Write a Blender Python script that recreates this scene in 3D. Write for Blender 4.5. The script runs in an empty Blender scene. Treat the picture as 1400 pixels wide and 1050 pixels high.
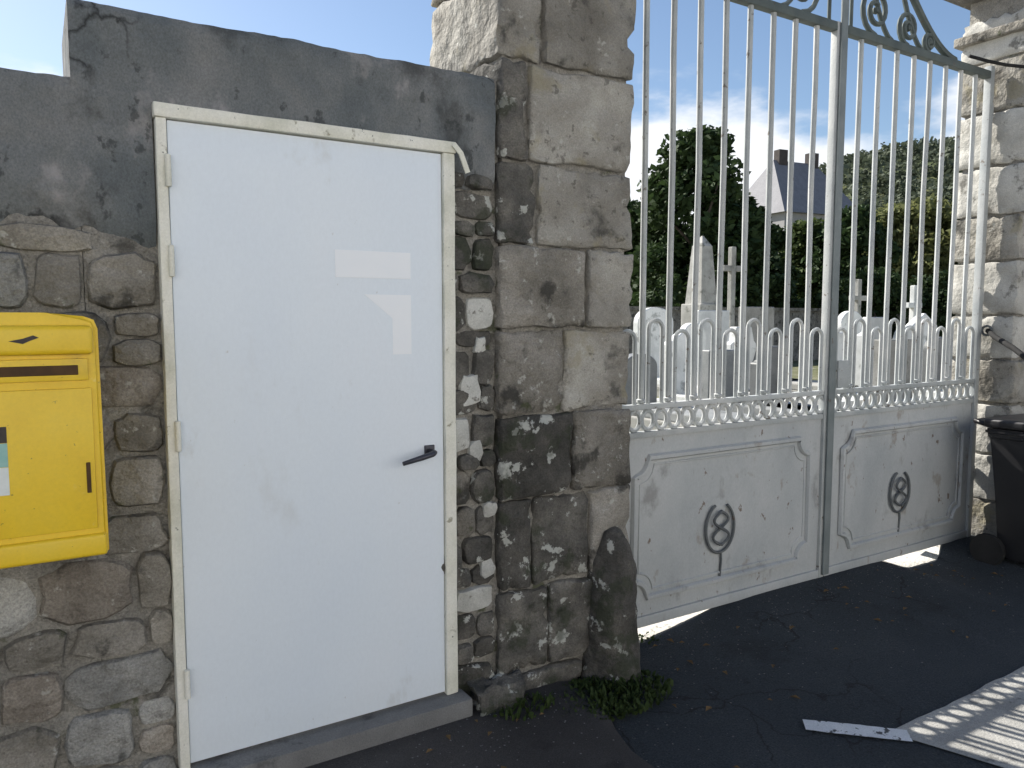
import bpy, bmesh, math, random
from mathutils import Vector, Matrix, noise
R = math.radians
rnd = random.Random(7)
sc = bpy.context.scene
COL = sc.collection

# ------------------------------------------------------------------ camera
TH, PITCH, EYE, F = R(31.7), R(4.9), 1.5, 1050.0
cam = bpy.data.cameras.new('camera'); cam.lens = 27.0; cam.sensor_width = 36.0
cam.clip_start = 0.02; cam.clip_end = 6000
cam_o = bpy.data.objects.new('camera', cam); COL.objects.link(cam_o)
cam_o.location = (0, 0, EYE); cam_o.rotation_euler = (R(90) - PITCH, 0, -TH)
sc.camera = cam_o

# ------------------------------------------------------------------ sun and sky
SUN_TO = Vector((-0.34, 1.0, 0.89)).normalized()          # towards the sun: behind the wall, to the left
sun = bpy.data.lights.new('sun', 'SUN'); sun.energy = 5.0; sun.angle = R(0.53); sun.color = (1.0, 0.95, 0.87)
sun_o = bpy.data.objects.new('sun', sun); COL.objects.link(sun_o)
sun_o.rotation_euler = (-SUN_TO).to_track_quat('-Z', 'Y').to_euler()
world = bpy.data.worlds.new('World'); sc.world = world; world.use_nodes = True
wn, wl = world.node_tree.nodes, world.node_tree.links
for n in list(wn): wn.remove(n)
w_out = wn.new('ShaderNodeOutputWorld'); w_bg = wn.new('ShaderNodeBackground')
w_sky = wn.new('ShaderNodeTexSky'); w_sky.sky_type = 'NISHITA'; w_sky.sun_disc = False
w_sky.sun_elevation = math.asin(SUN_TO.z); w_sky.sun_rotation = math.atan2(SUN_TO.x, SUN_TO.y)
w_sky.altitude = 100; w_sky.air_density = 1.0; w_sky.dust_density = 0.6; w_sky.ozone_density = 2.0
w_tc = wn.new('ShaderNodeTexCoord'); w_sep = wn.new('ShaderNodeSeparateXYZ')
wl.new(w_tc.outputs['Generated'], w_sep.inputs[0])
w_map = wn.new('ShaderNodeMapping'); w_map.inputs['Scale'].default_value = (1.0, 1.0, 2.6)
wl.new(w_tc.outputs['Generated'], w_map.inputs[0])
w_no = wn.new('ShaderNodeTexNoise'); w_no.inputs['Scale'].default_value = 3.4; w_no.inputs['Detail'].default_value = 8
w_no.inputs['Roughness'].default_value = 0.55
wl.new(w_map.outputs[0], w_no.inputs['Vector'])
w_mr = wn.new('ShaderNodeMapRange'); w_mr.inputs[1].default_value = 0.12; w_mr.inputs[2].default_value = 0.34
w_mr.inputs[3].default_value = 0.36; w_mr.inputs[4].default_value = -0.14            # clouds bank up near the horizon
wl.new(w_sep.outputs[2], w_mr.inputs[0])
w_add = wn.new('ShaderNodeMath'); w_add.operation = 'ADD'
wl.new(w_no.outputs[0], w_add.inputs[0]); wl.new(w_mr.outputs[0], w_add.inputs[1])
w_ramp = wn.new('ShaderNodeMapRange'); w_ramp.interpolation_type = 'SMOOTHSTEP'
w_ramp.inputs[1].default_value = 0.54; w_ramp.inputs[2].default_value = 0.70
wl.new(w_add.outputs[0], w_ramp.inputs[0])
w_mix = wn.new('ShaderNodeMix'); w_mix.data_type = 'RGBA'
wl.new(w_ramp.outputs[0], w_mix.inputs['Factor']); wl.new(w_sky.outputs[0], w_mix.inputs['A'])
w_mix.inputs['B'].default_value = (7.4, 7.6, 7.9, 1)
wl.new(w_mix.outputs['Result'], w_bg.inputs[0]); w_bg.inputs[1].default_value = 0.077
wl.new(w_bg.outputs[0], w_out.inputs[0])
sc.view_settings.view_transform = 'Standard'; sc.view_settings.look = 'None'
sc.view_settings.gamma = 1; sc.view_settings.use_curve_mapping = False
sc.view_settings.exposure = 0.90

# ------------------------------------------------------------------ helpers
def thing(name, label, cat, loc=(0, 0, 0), group=None):
    o = bpy.data.objects.new(name, None); COL.objects.link(o); o.location = loc
    o.empty_display_size = 0.1
    return tag(o, label, cat, group)
def tag(o, label=None, cat=None, group=None, kind=None):
    if label: o['label'] = label
    if cat: o['category'] = cat
    if group: o['group'] = group
    if kind: o['kind'] = kind
    return o
def obj(name, bm, m, parent=None, smooth=False, local=False, angle=None):
    me = bpy.data.meshes.new(name)
    bmesh.ops.recalc_face_normals(bm, faces=bm.faces[:])
    bm.to_mesh(me); bm.free()
    for mm in (m if isinstance(m, (list, tuple)) else [m]): me.materials.append(mm)
    if smooth:
        me.polygons.foreach_set('use_smooth', [True] * len(me.polygons))
        if angle: me.set_sharp_from_angle(angle=R(angle))
    o = bpy.data.objects.new(name, me); COL.objects.link(o)
    if parent:
        o.parent = parent
        if not local:
            p, l = parent, Vector((0, 0, 0))
            while p: l = l + p.location; p = p.parent
            # children of a mesh part share its frame
            o.location = -l
    return o
def copy_tree(o, parent=None):
    c = o.copy(); COL.objects.link(c); c.parent = parent
    for ch in list(o.children): copy_tree(ch, c)
    return c
def box(bm, x0, x1, y0, y1, z0, z1):
    v = [bm.verts.new(p) for p in ((x0,y0,z0),(x1,y0,z0),(x1,y1,z0),(x0,y1,z0),(x0,y0,z1),(x1,y0,z1),(x1,y1,z1),(x0,y1,z1))]
    for f in ((0,3,2,1),(4,5,6,7),(0,1,5,4),(1,2,6,5),(2,3,7,6),(3,0,4,7)): bm.faces.new([v[i] for i in f])
    return v
def bev(bm, w, seg=2):
    bmesh.ops.bevel(bm, geom=bm.edges[:], offset=w, segments=seg, profile=0.6, affect='EDGES', clamp_overlap=True)
def bbox(x0, x1, y0, y1, z0, z1, w=0.004, seg=2):
    bm = bmesh.new(); box(bm, x0, x1, y0, y1, z0, z1); bev(bm, w, seg); return bm
def tube(bm, pts, r, n=8, closed=False, sq=None):
    pts = [Vector(p) for p in pts]; rings = []; N = len(pts); up = None
    for i, p in enumerate(pts):
        a = pts[i-1] if (i > 0 or closed) else p
        b = pts[(i+1) % N] if (i < N-1 or closed) else p
        d = (b - a).normalized()
        if up is None:
            up = Vector((0, 1, 0)) if abs(d.y) < 0.9 else Vector((1, 0, 0))
        s = d.cross(up).normalized(); t = s.cross(d).normalized(); up = t
        rr = r[i] if isinstance(r, (list, tuple)) else r
        ring = []
        for k in range(n):
            an = 2 * math.pi * k / n + (math.pi / n if sq else 0)
            ring.append(bm.verts.new(p + s * (math.cos(an) * rr) + t * (math.sin(an) * rr * (sq or 1))))
        rings.append(ring)
    M = N if closed else N - 1
    for i in range(M):
        A, B = rings[i], rings[(i+1) % N]
        for k in range(n): bm.faces.new((A[k], A[(k+1) % n], B[(k+1) % n], B[k]))
    if not closed:
        bm.faces.new(rings[0]); bm.faces.new(rings[-1])
def lathe(bm, prof, n=20, c=(0, 0, 0)):
    rings = []
    for r, z in prof:
        rings.append([bm.verts.new((c[0] + r * math.cos(2*math.pi*k/n), c[1] + r * math.sin(2*math.pi*k/n), c[2] + z)) for k in range(n)])
    for A, B in zip(rings, rings[1:]):
        for k in range(n): bm.faces.new((A[k], A[(k+1) % n], B[(k+1) % n], B[k]))
    bm.faces.new(rings[0]); bm.faces.new(rings[-1])
def prism(bm, poly, y0, y1):
    """poly: (x,z) outline, extruded along y"""
    a = [bm.verts.new((x, y0, z)) for x, z in poly]; b = [bm.verts.new((x, y1, z)) for x, z in poly]
    bm.faces.new(a); bm.faces.new(b)
    for i in range(len(poly)):
        j = (i + 1) % len(poly); bm.faces.new((a[i], a[j], b[j], b[i]))
def nz(p, s, seed=0.0):
    return noise.noise(Vector(p) * s + Vector((seed, seed * 1.7, -seed)))
def fbm(p, s, seed=0.0, o=4):
    return sum(nz(p, s * 2**i, seed + i * 5.1) / 2**i for i in range(o))
def spot(u, dist):
    """ground point seen in the direction u (tan of the angle off the camera axis x F), dist metres along the axis"""
    lat = (u - 700) / F * dist
    return (dist * math.sin(TH) + lat * math.cos(TH), dist * math.cos(TH) - lat * math.sin(TH))

# ------------------------------------------------------------------ materials
def weathered(name, cols, scale=3.0, rough=0.85, bump=0.3, bscale=30.0, bdist=0.01, rand=0.0, spots=(), grain=0.0, gscale=200.0,
              spec=0.3, metal=0.0, stretch=(1, 1, 1), coarse=0.0, cscale=6.0, cracks=0):
    m = bpy.data.materials.new(name); m.use_nodes = True
    N, L = m.node_tree.nodes, m.node_tree.links
    b = N['Principled BSDF']; b.inputs['Roughness'].default_value = rough; b.inputs['Metallic'].default_value = metal
    b.inputs['Specular IOR Level'].default_value = spec
    geo = N.new('ShaderNodeNewGeometry'); mp = N.new('ShaderNodeMapping'); mp.inputs['Scale'].default_value = stretch
    L.new(geo.outputs['Position'], mp.inputs[0]); P = mp.outputs[0]
    def no(s, det=6, ro=0.6, vec=P, w=0.0):
        n = N.new('ShaderNodeTexNoise'); n.inputs['Scale'].default_value = s; n.inputs['Detail'].default_value = det
        n.inputs['Roughness'].default_value = ro
        if w:
            ad = N.new('ShaderNodeVectorMath'); ad.operation = 'ADD'; ad.inputs[1].default_value = (w, w * 2.3, -w); L.new(vec, ad.inputs[0]); vec = ad.outputs[0]
        L.new(vec, n.inputs['Vector']); return n.outputs[0]
    rp = N.new('ShaderNodeValToRGB'); e = rp.color_ramp.elements
    for i, c in enumerate(cols):
        pos = 0.3 + 0.4 * i / max(1, len(cols) - 1)
        if i < 2: el = e[i]; el.position = pos
        else: el = e.new(pos)
        el.color = (*c, 1)
    if len(cols) == 1: e[1].color = (*cols[0], 1)
    L.new(no(scale), rp.inputs[0]); col = rp.outputs[0]
    oi = N.new('ShaderNodeObjectInfo')
    if rand or grain:
        hs = N.new('ShaderNodeHueSaturation'); val = None
        if rand:
            mr = N.new('ShaderNodeMapRange'); mr.inputs[3].default_value = 1 - rand; mr.inputs[4].default_value = 1 + rand
            L.new(oi.outputs['Random'], mr.inputs[0]); val = mr.outputs[0]
        if grain:
            mg = N.new('ShaderNodeMapRange'); mg.inputs[1].default_value = 0.3; mg.inputs[2].default_value = 0.7
            mg.inputs[3].default_value = 1 - grain; mg.inputs[4].default_value = 1 + grain
            L.new(no(gscale, 3, 0.7), mg.inputs[0])
            if val:
                mu = N.new('ShaderNodeMath'); mu.operation = 'MULTIPLY'; L.new(val, mu.inputs[0]); L.new(mg.outputs[0], mu.inputs[1]); val = mu.outputs[0]
            else: val = mg.outputs[0]
        L.new(val, hs.inputs['Value']); L.new(col, hs.inputs['Color']); col = hs.outputs[0]
    for i, (c, s, th, soft, amt) in enumerate(spots):
        mr = N.new('ShaderNodeMapRange'); mr.interpolation_type = 'SMOOTHSTEP'
        mr.inputs[1].default_value = th; mr.inputs[2].default_value = th + soft; mr.inputs[4].default_value = amt
        L.new(no(s, 8, 0.62, P, 3.7 * (i + 1)), mr.inputs[0])
        mx = N.new('ShaderNodeMix'); mx.data_type = 'RGBA'; L.new(mr.outputs[0], mx.inputs['Factor']); L.new(col, mx.inputs['A'])
        mx.inputs['B'].default_value = (*c, 1); col = mx.outputs['Result']
    if cracks:
        nd = N.new('ShaderNodeTexNoise'); nd.inputs['Scale'].default_value = 3; nd.inputs['Detail'].default_value = 6; L.new(P, nd.inputs['Vector'])
        vm = N.new('ShaderNodeVectorMath'); vm.operation = 'MULTIPLY_ADD'; vm.inputs[1].default_value = (0.5,) * 3; L.new(nd.outputs['Color'], vm.inputs[0]); L.new(P, vm.inputs[2])
        vo = N.new('ShaderNodeTexVoronoi'); vo.feature = 'DISTANCE_TO_EDGE'; vo.inputs['Scale'].default_value = cracks; L.new(vm.outputs[0], vo.inputs['Vector'])
        mr = N.new('ShaderNodeMapRange'); mr.inputs[1].default_value = 0.0; mr.inputs[2].default_value = 0.008 * cracks; mr.inputs[3].default_value = 0.8; mr.inputs[4].default_value = 0.0
        L.new(vo.outputs['Distance'], mr.inputs[0])
        gate = N.new('ShaderNodeMapRange'); gate.inputs[1].default_value = 0.48; gate.inputs[2].default_value = 0.54; L.new(no(1.3, 3, 0.5, P, 9.1), gate.inputs[0])
        mm = N.new('ShaderNodeMath'); mm.operation = 'MULTIPLY'; L.new(mr.outputs[0], mm.inputs[0]); L.new(gate.outputs[0], mm.inputs[1])
        mx = N.new('ShaderNodeMix'); mx.data_type = 'RGBA'; L.new(mm.outputs[0], mx.inputs['Factor']); L.new(col, mx.inputs['A'])
        mx.inputs['B'].default_value = (0.012, 0.012, 0.012, 1); col = mx.outputs['Result']
    L.new(col, b.inputs['Base Color'])
    if bump:
        bp = N.new('ShaderNodeBump'); bp.inputs['Strength'].default_value = bump; bp.inputs['Distance'].default_value = bdist
        L.new(no(bscale, 8, 0.65), bp.inputs['Height'])
        if coarse:
            b2 = N.new('ShaderNodeBump'); b2.inputs['Strength'].default_value = coarse; b2.inputs['Distance'].default_value = 0.04
            L.new(no(cscale, 4, 0.55), b2.inputs['Height']); L.new(bp.outputs[0], b2.inputs['Normal']); L.new(b2.outputs[0], b.inputs['Normal'])
        else: L.new(bp.outputs[0], b.inputs['Normal'])
    return m
def foliage(name, c1, c2, trans=0.3):
    m = weathered(name, [c1, c2], scale=1.3, rough=0.7, bump=0, rand=0.1, spec=0.2)
    N, L = m.node_tree.nodes, m.node_tree.links; b = N['Principled BSDF']
    t = N.new('ShaderNodeBsdfTranslucent'); mx = N.new('ShaderNodeMixShader'); mx.inputs[0].default_value = trans
    src = b.inputs['Base Color'].links[0].from_socket
    L.new(src, t.inputs[0]); L.new(b.outputs[0], mx.inputs[1]); L.new(t.outputs[0], mx.inputs[2])
    L.new(mx.outputs[0], N['Material Output'].inputs['Surface']); return m

LICHEN = (0.46, 0.46, 0.42); MOSS = (0.055, 0.07, 0.025); ALGAE = (0.022, 0.022, 0.02)
M = {}
M['rubble'] = weathered('rubble_stone', [(0.14,0.13,0.11),(0.23,0.215,0.185),(0.33,0.31,0.275)], 5, 0.92, 0.6, 45, 0.012, 0.3,
    [(LICHEN, 22, 0.60, 0.06, 0.7), (ALGAE, 6, 0.54, 0.1, 0.75), (MOSS, 9, 0.62, 0.06, 0.6)], 0.25, 160, coarse=0.8, cscale=16)
M['rubble_brown'] = weathered('rubble_brown_stone', [(0.15,0.13,0.108),(0.235,0.21,0.178),(0.33,0.305,0.265)], 6, 0.92, 0.6, 45, 0.012, 0.3,
    [(LICHEN, 20, 0.60, 0.06, 0.6), (ALGAE, 7, 0.58, 0.1, 0.65)], 0.3, 150, coarse=0.8, cscale=18)
M['rubble_grey'] = weathered('rubble_grey_stone', [(0.20,0.20,0.19),(0.30,0.298,0.28),(0.40,0.395,0.37)], 6, 0.92, 0.6, 45, 0.012, 0.25,
    [((0.1,0.095,0.08), 9, 0.58, 0.08, 0.6), (ALGAE, 6, 0.57, 0.1, 0.7)], 0.3, 150, coarse=0.8, cscale=18)
M['mossy'] = weathered('mossy_dark_stone', [(0.05,0.05,0.045),(0.10,0.095,0.085),(0.17,0.16,0.14)], 8, 0.95, 0.8, 50, 0.014, 0.3,
    [((0.5,0.51,0.47), 11, 0.585, 0.035, 0.85), ((0.03,0.04,0.02), 7, 0.52, 0.1, 0.6)], 0.3, 150, coarse=0.6, cscale=18)
M['pale'] = weathered('pale_limestone', [(0.42,0.42,0.39),(0.6,0.6,0.56)], 14, 0.92, 0.6, 60, 0.01, 0.12, [((0.16,0.15,0.13), 25, 0.58, 0.08, 0.8)], 0.15, 180)
M['dressed'] = weathered('dressed_stone', [(0.17,0.158,0.135),(0.265,0.252,0.222),(0.37,0.358,0.32)], 3.6, 0.9, 0.5, 55, 0.01, 0.24,
    [(LICHEN, 19, 0.63, 0.05, 0.6), (ALGAE, 5.5, 0.54, 0.14, 0.75), ((0.27,0.24,0.15), 5, 0.54, 0.1, 0.5), ((0.07,0.065,0.055), 24, 0.60, 0.06, 0.6)], 0.22, 170, coarse=0.75, cscale=12)
M['dressed_light'] = weathered('dressed_stone_clean', [(0.30,0.29,0.26),(0.43,0.42,0.385),(0.52,0.51,0.47)], 4, 0.9, 0.5, 50, 0.01, 0.18,
    [((0.12,0.115,0.10), 7, 0.58, 0.08, 0.8), (LICHEN, 22, 0.62, 0.06, 0.6)], 0.2, 170, coarse=0.4, cscale=12)
M['mortar'] = weathered('lime_mortar', [(0.19,0.18,0.16),(0.27,0.258,0.23),(0.34,0.325,0.29)], 6, 0.97, 0.9, 40, 0.015, 0,
    [(ALGAE, 5, 0.58, 0.1, 0.7), (MOSS, 8, 0.6, 0.07, 0.7)], 0.3, 140, coarse=0.5, cscale=20)
M['render'] = weathered('cement_render', [(0.080,0.092,0.098),(0.128,0.141,0.146),(0.21,0.213,0.21)], 2.6, 0.93, 0.5, 60, 0.008, 0,
    [(ALGAE, 3.2, 0.56, 0.12, 0.6), ((0.38,0.36,0.355), 4.5, 0.58, 0.12, 0.6), ((0.04,0.045,0.045), 14, 0.60, 0.06, 0.7)], 0.22, 190, coarse=0.7, cscale=9, stretch=(1, 1, 0.75), cracks=2.2)
M['asphalt'] = weathered('asphalt', [(0.029,0.036,0.042),(0.038,0.046,0.053),(0.053,0.060,0.066)], 1.1, 0.86, 1.0, 110, 0.012, 0,
    [((0.017,0.02,0.022), 1.7, 0.56, 0.12, 0.6), ((0.13,0.13,0.125), 75, 0.645, 0.03, 0.6), ((0.012,0.013,0.015), 90, 0.62, 0.05, 0.6)], 0.5, 150, spec=0.3, cracks=1.6)
M['pavement'] = weathered('pavement_tarmac', [(0.042,0.039,0.038),(0.062,0.058,0.056),(0.085,0.08,0.077)], 1.6, 0.9, 0.9, 150, 0.007, 0,
    [((0.025,0.024,0.023), 3.1, 0.57, 0.1, 0.6), ((0.13,0.125,0.12), 120, 0.65, 0.03, 0.5)], 0.4, 240)
M['concrete'] = weathered('concrete', [(0.15,0.15,0.148),(0.22,0.22,0.215)], 5, 0.92, 0.6, 70, 0.008, 0, [((0.07,0.07,0.07), 6, 0.57, 0.1, 0.7)], 0.2, 200)
M['sun_patch'] = weathered('painted_sunlit_ground', [(0.27,0.267,0.25),(0.35,0.345,0.325),(0.42,0.415,0.39)], 4, 0.92, 0.8, 120, 0.007, 0, [((0.06,0.06,0.06), 5, 0.58, 0.08, 0.7)], 0.3, 230)  # pale tone stands in for sunlight on the dark asphalt
M['chip'] = weathered('sun_bleached_road', [(0.20,0.195,0.185),(0.27,0.265,0.25)], 1.2, 0.95, 0.6, 120, 0.008, 0, (), 0.3, 200)
M['gravel'] = weathered('pale_gravel', [(0.42,0.40,0.36),(0.56,0.54,0.49),(0.62,0.6,0.56)], 2, 0.95, 0.9, 60, 0.015, 0, [((0.25,0.24,0.21), 30, 0.56, 0.08, 0.7)], 0.25, 150)
M['turf'] = weathered('worn_turf', [(0.07,0.085,0.035),(0.12,0.125,0.06),(0.19,0.18,0.12)], 1.5, 0.95, 0.8, 40, 0.02, 0, [((0.34,0.32,0.28), 3, 0.58, 0.06, 0.8)], 0.3, 60)
M['field'] = weathered('far_field', [(0.06,0.085,0.03),(0.09,0.11,0.045),(0.14,0.135,0.06)], 0.02, 0.95, 0, rand=0)
M['road_paint'] = weathered('road_paint', [(0.62,0.63,0.64),(0.74,0.75,0.76)], 12, 0.8, 0.7, 150, 0.005, 0, [((0.055,0.058,0.06), 34, 0.585, 0.03, 0.95)], 0.15, 220)
M['door'] = weathered('white_door_paint', [(0.70,0.77,0.845),(0.735,0.80,0.86),(0.76,0.81,0.86)], 1.1, 0.42, 0.12, 26, 0.003, 0,
    [((0.56,0.58,0.58), 2.3, 0.55, 0.16, 0.55), ((0.46,0.46,0.43), 5.5, 0.62, 0.12, 0.35), ((0.42,0.41,0.38), 40, 0.70, 0.03, 0.45)], 0.02, 90, spec=0.45, stretch=(1, 1, 0.55))
M['cream'] = weathered('cream_frame_paint', [(0.60,0.60,0.50),(0.74,0.73,0.64),(0.80,0.79,0.72)], 7, 0.6, 0.4, 50, 0.005, 0,
    [((0.26,0.24,0.16), 16, 0.63, 0.06, 0.75), ((0.07,0.08,0.06), 42, 0.67, 0.03, 0.8)], 0.08, 160)
M['paper'] = weathered('pale_sticker', [(0.83,0.865,0.90),(0.86,0.885,0.91)], 8, 0.35, 0.05, 60, 0.002)
M['yellow'] = weathered('yellow_enamel', [(0.74,0.49,0.018),(0.80,0.55,0.025),(0.78,0.56,0.045)], 3.2, 0.38, 0.12, 35, 0.003, 0,
    [((0.50,0.33,0.04), 5, 0.58, 0.14, 0.55), ((0.16,0.11,0.035), 50, 0.66, 0.03, 0.7), ((0.78,0.62,0.22), 14, 0.66, 0.05, 0.4)], 0.04, 120, spec=0.5)
M['slot'] = weathered('slot_dark', [(0.045,0.022,0.008),(0.09,0.045,0.012)], 20, 0.6, 0.1)
M['blueink'] = weathered('dark_print', [(0.035,0.03,0.03),(0.06,0.05,0.045)], 40, 0.5, 0)
M['stick_teal'] = weathered('sticker_teal', [(0.22,0.45,0.42),(0.35,0.55,0.5)], 30, 0.45, 0)
M['stick_white'] = weathered('sticker_white', [(0.62,0.68,0.66),(0.75,0.78,0.77)], 30, 0.45, 0)
M['gatepaint'] = weathered('worn_gate_paint', [(0.36,0.38,0.385),(0.43,0.447,0.445),(0.48,0.49,0.485)], 3.3, 0.62, 0.3, 60, 0.004, 0.05, stretch=(1, 1, 0.6), spots=
    [((0.17,0.165,0.155), 6, 0.57, 0.14, 0.6), ((0.12,0.070,0.035), 19, 0.645, 0.04, 0.8), ((0.22,0.17,0.12), 8, 0.61, 0.08, 0.5)], grain=0.07, gscale=140, spec=0.4)
M['barpaint'] = weathered('white_bar_paint', [(0.31,0.335,0.34),(0.41,0.43,0.425),(0.51,0.515,0.50)], 4, 0.6, 0.3, 60, 0.004, 0.1,
    [((0.12,0.09,0.065), 22, 0.63, 0.05, 0.8)], 0.08, 140, spec=0.4)
M['iron'] = weathered('dark_iron', [(0.085,0.093,0.098),(0.14,0.15,0.15)], 12, 0.6, 0.4, 60, 0.004, 0, [((0.10,0.06,0.035), 25, 0.62, 0.05, 0.7)], spec=0.4)
M['iron_green'] = weathered('grey_green_iron', [(0.055,0.072,0.07),(0.10,0.12,0.11)], 9, 0.6, 0.3, 60, 0.004, 0, [((0.10,0.06,0.035), 25, 0.64, 0.05, 0.6)], spec=0.4)
M['strip'] = weathered('grey_strip_paint', [(0.14,0.165,0.168),(0.21,0.235,0.235)], 6, 0.6, 0.3, 60, 0.004, 0, [((0.10,0.06,0.035), 25, 0.64, 0.05, 0.6)], spec=0.4)
M['black'] = weathered('black_plastic', [(0.012,0.012,0.014),(0.02,0.02,0.022)], 5, 0.38, 0.15, 80, 0.002, spec=0.5)
M['rubber'] = weathered('black_rubber', [(0.015,0.015,0.015),(0.025,0.025,0.025)], 9, 0.85, 0.2, 80, 0.002)
M['handle'] = weathered('dark_handle', [(0.035,0.037,0.05),(0.06,0.06,0.075)], 20, 0.35, 0.05, 80, 0.001, spec=0.5, metal=0.4)
M['marble'] = weathered('pale_tomb_marble', [(0.50,0.51,0.49),(0.66,0.67,0.65),(0.74,0.74,0.72)], 2.2, 0.6, 0.2, 30, 0.006, 0.14, [((0.16,0.17,0.15), 3.2, 0.58, 0.1, 0.65)], 0.08, 80)
M['granite'] = weathered('grey_granite', [(0.17,0.18,0.18),(0.27,0.275,0.27)], 4, 0.5, 0.2, 40, 0.005, 0.3, [((0.08,0.08,0.075), 3, 0.58, 0.1, 0.5)], 0.2, 120)
M['oldstone'] = weathered('old_tomb_stone', [(0.22,0.22,0.20),(0.33,0.325,0.30),(0.40,0.395,0.37)], 3, 0.9, 0.4, 30, 0.01, 0.2, [((0.08,0.085,0.07), 4, 0.56, 0.1, 0.7)], 0.15, 80)
M['slate'] = weathered('slate_roof', [(0.17,0.17,0.185),(0.22,0.22,0.235)], 2, 0.7, 0.2, 20, 0.01, 0, (), 0.15, 14)
M['plaster'] = weathered('house_plaster', [(0.27,0.265,0.265),(0.35,0.345,0.34)], 1.2, 0.9, 0.1, 20, 0.01)
M['brick'] = weathered('chimney_brick', [(0.055,0.048,0.046),(0.09,0.078,0.072)], 4, 0.9, 0.2, 20, 0.01)
M['glass'] = weathered('window_glass', [(0.03,0.035,0.04),(0.05,0.055,0.06)], 2, 0.1, 0, spec=0.6)
M['bark'] = weathered('bark', [(0.06,0.05,0.04),(0.12,0.10,0.08)], 10, 0.95, 0.7, 20, 0.02)
M['leaf_dark'] = foliage('dark_leaves', (0.022,0.042,0.014), (0.05,0.08,0.028), 0.22)
M['leaf_mid'] = foliage('mid_leaves', (0.05,0.085,0.022), (0.10,0.13,0.04), 0.3)
M['leaf_olive'] = foliage('olive_leaves', (0.13,0.15,0.055), (0.21,0.22,0.09), 0.4)
M['leaf_far'] = foliage('far_wood_leaves', (0.075,0.095,0.065), (0.12,0.14,0.09), 0.25)
M['weed'] = foliage('weed_leaves', (0.03,0.052,0.014), (0.055,0.08,0.024), 0.25)
M['deadleaf'] = weathered('dead_leaves', [(0.10,0.06,0.025),(0.20,0.13,0.06)], 30, 0.9, 0)
M['flower'] = weathered('faded_flowers', [(0.45,0.12,0.14),(0.6,0.4,0.42)], 30, 0.8, 0)

# ------------------------------------------------------------------ ground
def sheet(name, x0, x1, y0, y1, z, m, nx=1, ny=1, zf=None):
    bm = bmesh.new()
    g = [[bm.verts.new((x0 + (x1-x0)*i/nx, y0 + (y1-y0)*j/ny, (z + (zf(x0 + (x1-x0)*i/nx, y0 + (y1-y0)*j/ny) if zf else 0)))) for i in range(nx+1)] for j in range(ny+1)]
    for j in range(ny):
        for i in range(nx): bm.faces.new((g[j][i], g[j][i+1], g[j+1][i+1], g[j+1][i]))
    return tag(obj(name, bm, m, None, True), kind='structure')
sheet('ground', -2500, 2500, -2500, 2500, -0.06, M['field'])
def sstep(a, b, t):
    t = max(0.0, min(1.0, (t - a) / (b - a))); return t * t * (3 - 2 * t)
def apron(x, y):                                           # the tarmac swells up under the meeting stiles
    e = max(0.0, min(1.0, (x - 2.15) / 0.90)) * (1 - sstep(4.15, 4.45, x)) + sstep(4.70, 4.95, x)
    r = max(0.0, 1 - max(0.0, 2.55 - y) / 0.7)
    return (0.078 * e - 0.006) * r * r * (3 - 2 * r) + 0.004 * nz((x, y, 0), 1.6, 2.0) + (0.002 * nz((x, y, 0), 6, 5.0))
sheet('road', -2.0, 9.0, 0.2, 2.70, -0.002, M['asphalt'], 110, 25, apron)
sheet('road_outer', -120, 120, -9.5, 2.9, -0.03, M['chip'])
sheet('cemetery_ground', -40, 90, 2.702, 95, -0.012, M['gravel'], 60, 60, lambda x, y: 0.010 * nz((x, y, 0), 0.8, 1.0) if y > 3.2 else 0)
def lawn(x, y): return 0.02 * nz((x, y, 0), 0.9, 4)
sheet('grass_plot', 3.2, 60, 6.0, 70, 0.02, M['turf'], 50, 50, lawn)
# pavement along the wall with a rounded corner falling to the gate apron
bm = bmesh.new()
prof = []
for k in range(13):
    y = 2.56 - k * 0.125
    x = 1.80 + 0.05 * math.sin(k * 0.9) - 0.012 * k - (0.35 * max(0, k - 9) / 3) ** 2
    prof.append((x, y))
left = [bm.verts.new((-30, y, 0.032)) for x, y in prof]
mid = [bm.verts.new((x - 0.10, y, 0.032)) for x, y in prof]
low = [bm.verts.new((x - 0.015, y, 0.018)) for x, y in prof]
end = [bm.verts.new((x, y, -0.02)) for x, y in prof]
for A, B in ((left, mid), (mid, low), (low, end)):
    for i in range(len(prof) - 1): bm.faces.new((A[i], B[i], B[i+1], A[i+1]))
tag(obj('pavement', bm, M['pavement'], None, True), kind='structure')
bm = bmesh.new(); g = []                                    # gravel-coloured strip painted where sunlight falls under the gate, widening with the gap
for i in range(101):
    x = 2.12 + i * 0.0306; gap = max(0.0, 0.066 - apron(x, 2.62)); yf = 2.67 - gap * 1.05 + 0.006 * nz((x, 0, 0), 20, 3)
    g.append([bm.verts.new((x, yy, 0.001 + apron(x, yy))) for yy in (yf, (yf + 2.703) / 2, 2.703)])
for A, B in zip(g, g[1:]):
    for k in range(2): bm.faces.new((A[k], B[k], B[k+1], A[k+1]))
tag(obj('painted_sun_sliver', bm, M['gravel'], None, True), kind='structure')
bm = bmesh.new()                                            # painted line
a, b_ = Vector((2.345, 1.745)), Vector((2.605, 1.497)); d = (b_ - a).normalized(); n_ = Vector((-d.y, d.x)) * 0.040
NN = 16
row = []
for i in range(NN + 1):
    p = a.lerp(b_, i / NN); w = 1 + 0.12 * nz((p.x, p.y, 0), 30)
    row.append([bm.verts.new((q.x, q.y, 0.006 + apron(q.x, q.y))) for q in (p - n_ * w, p + n_ * w)])
for A, B in zip(row, row[1:]): bm.faces.new((A[0], B[0], B[1], A[1]))
tag(obj('road_marking', bm, M['road_paint']), kind='structure')
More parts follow.
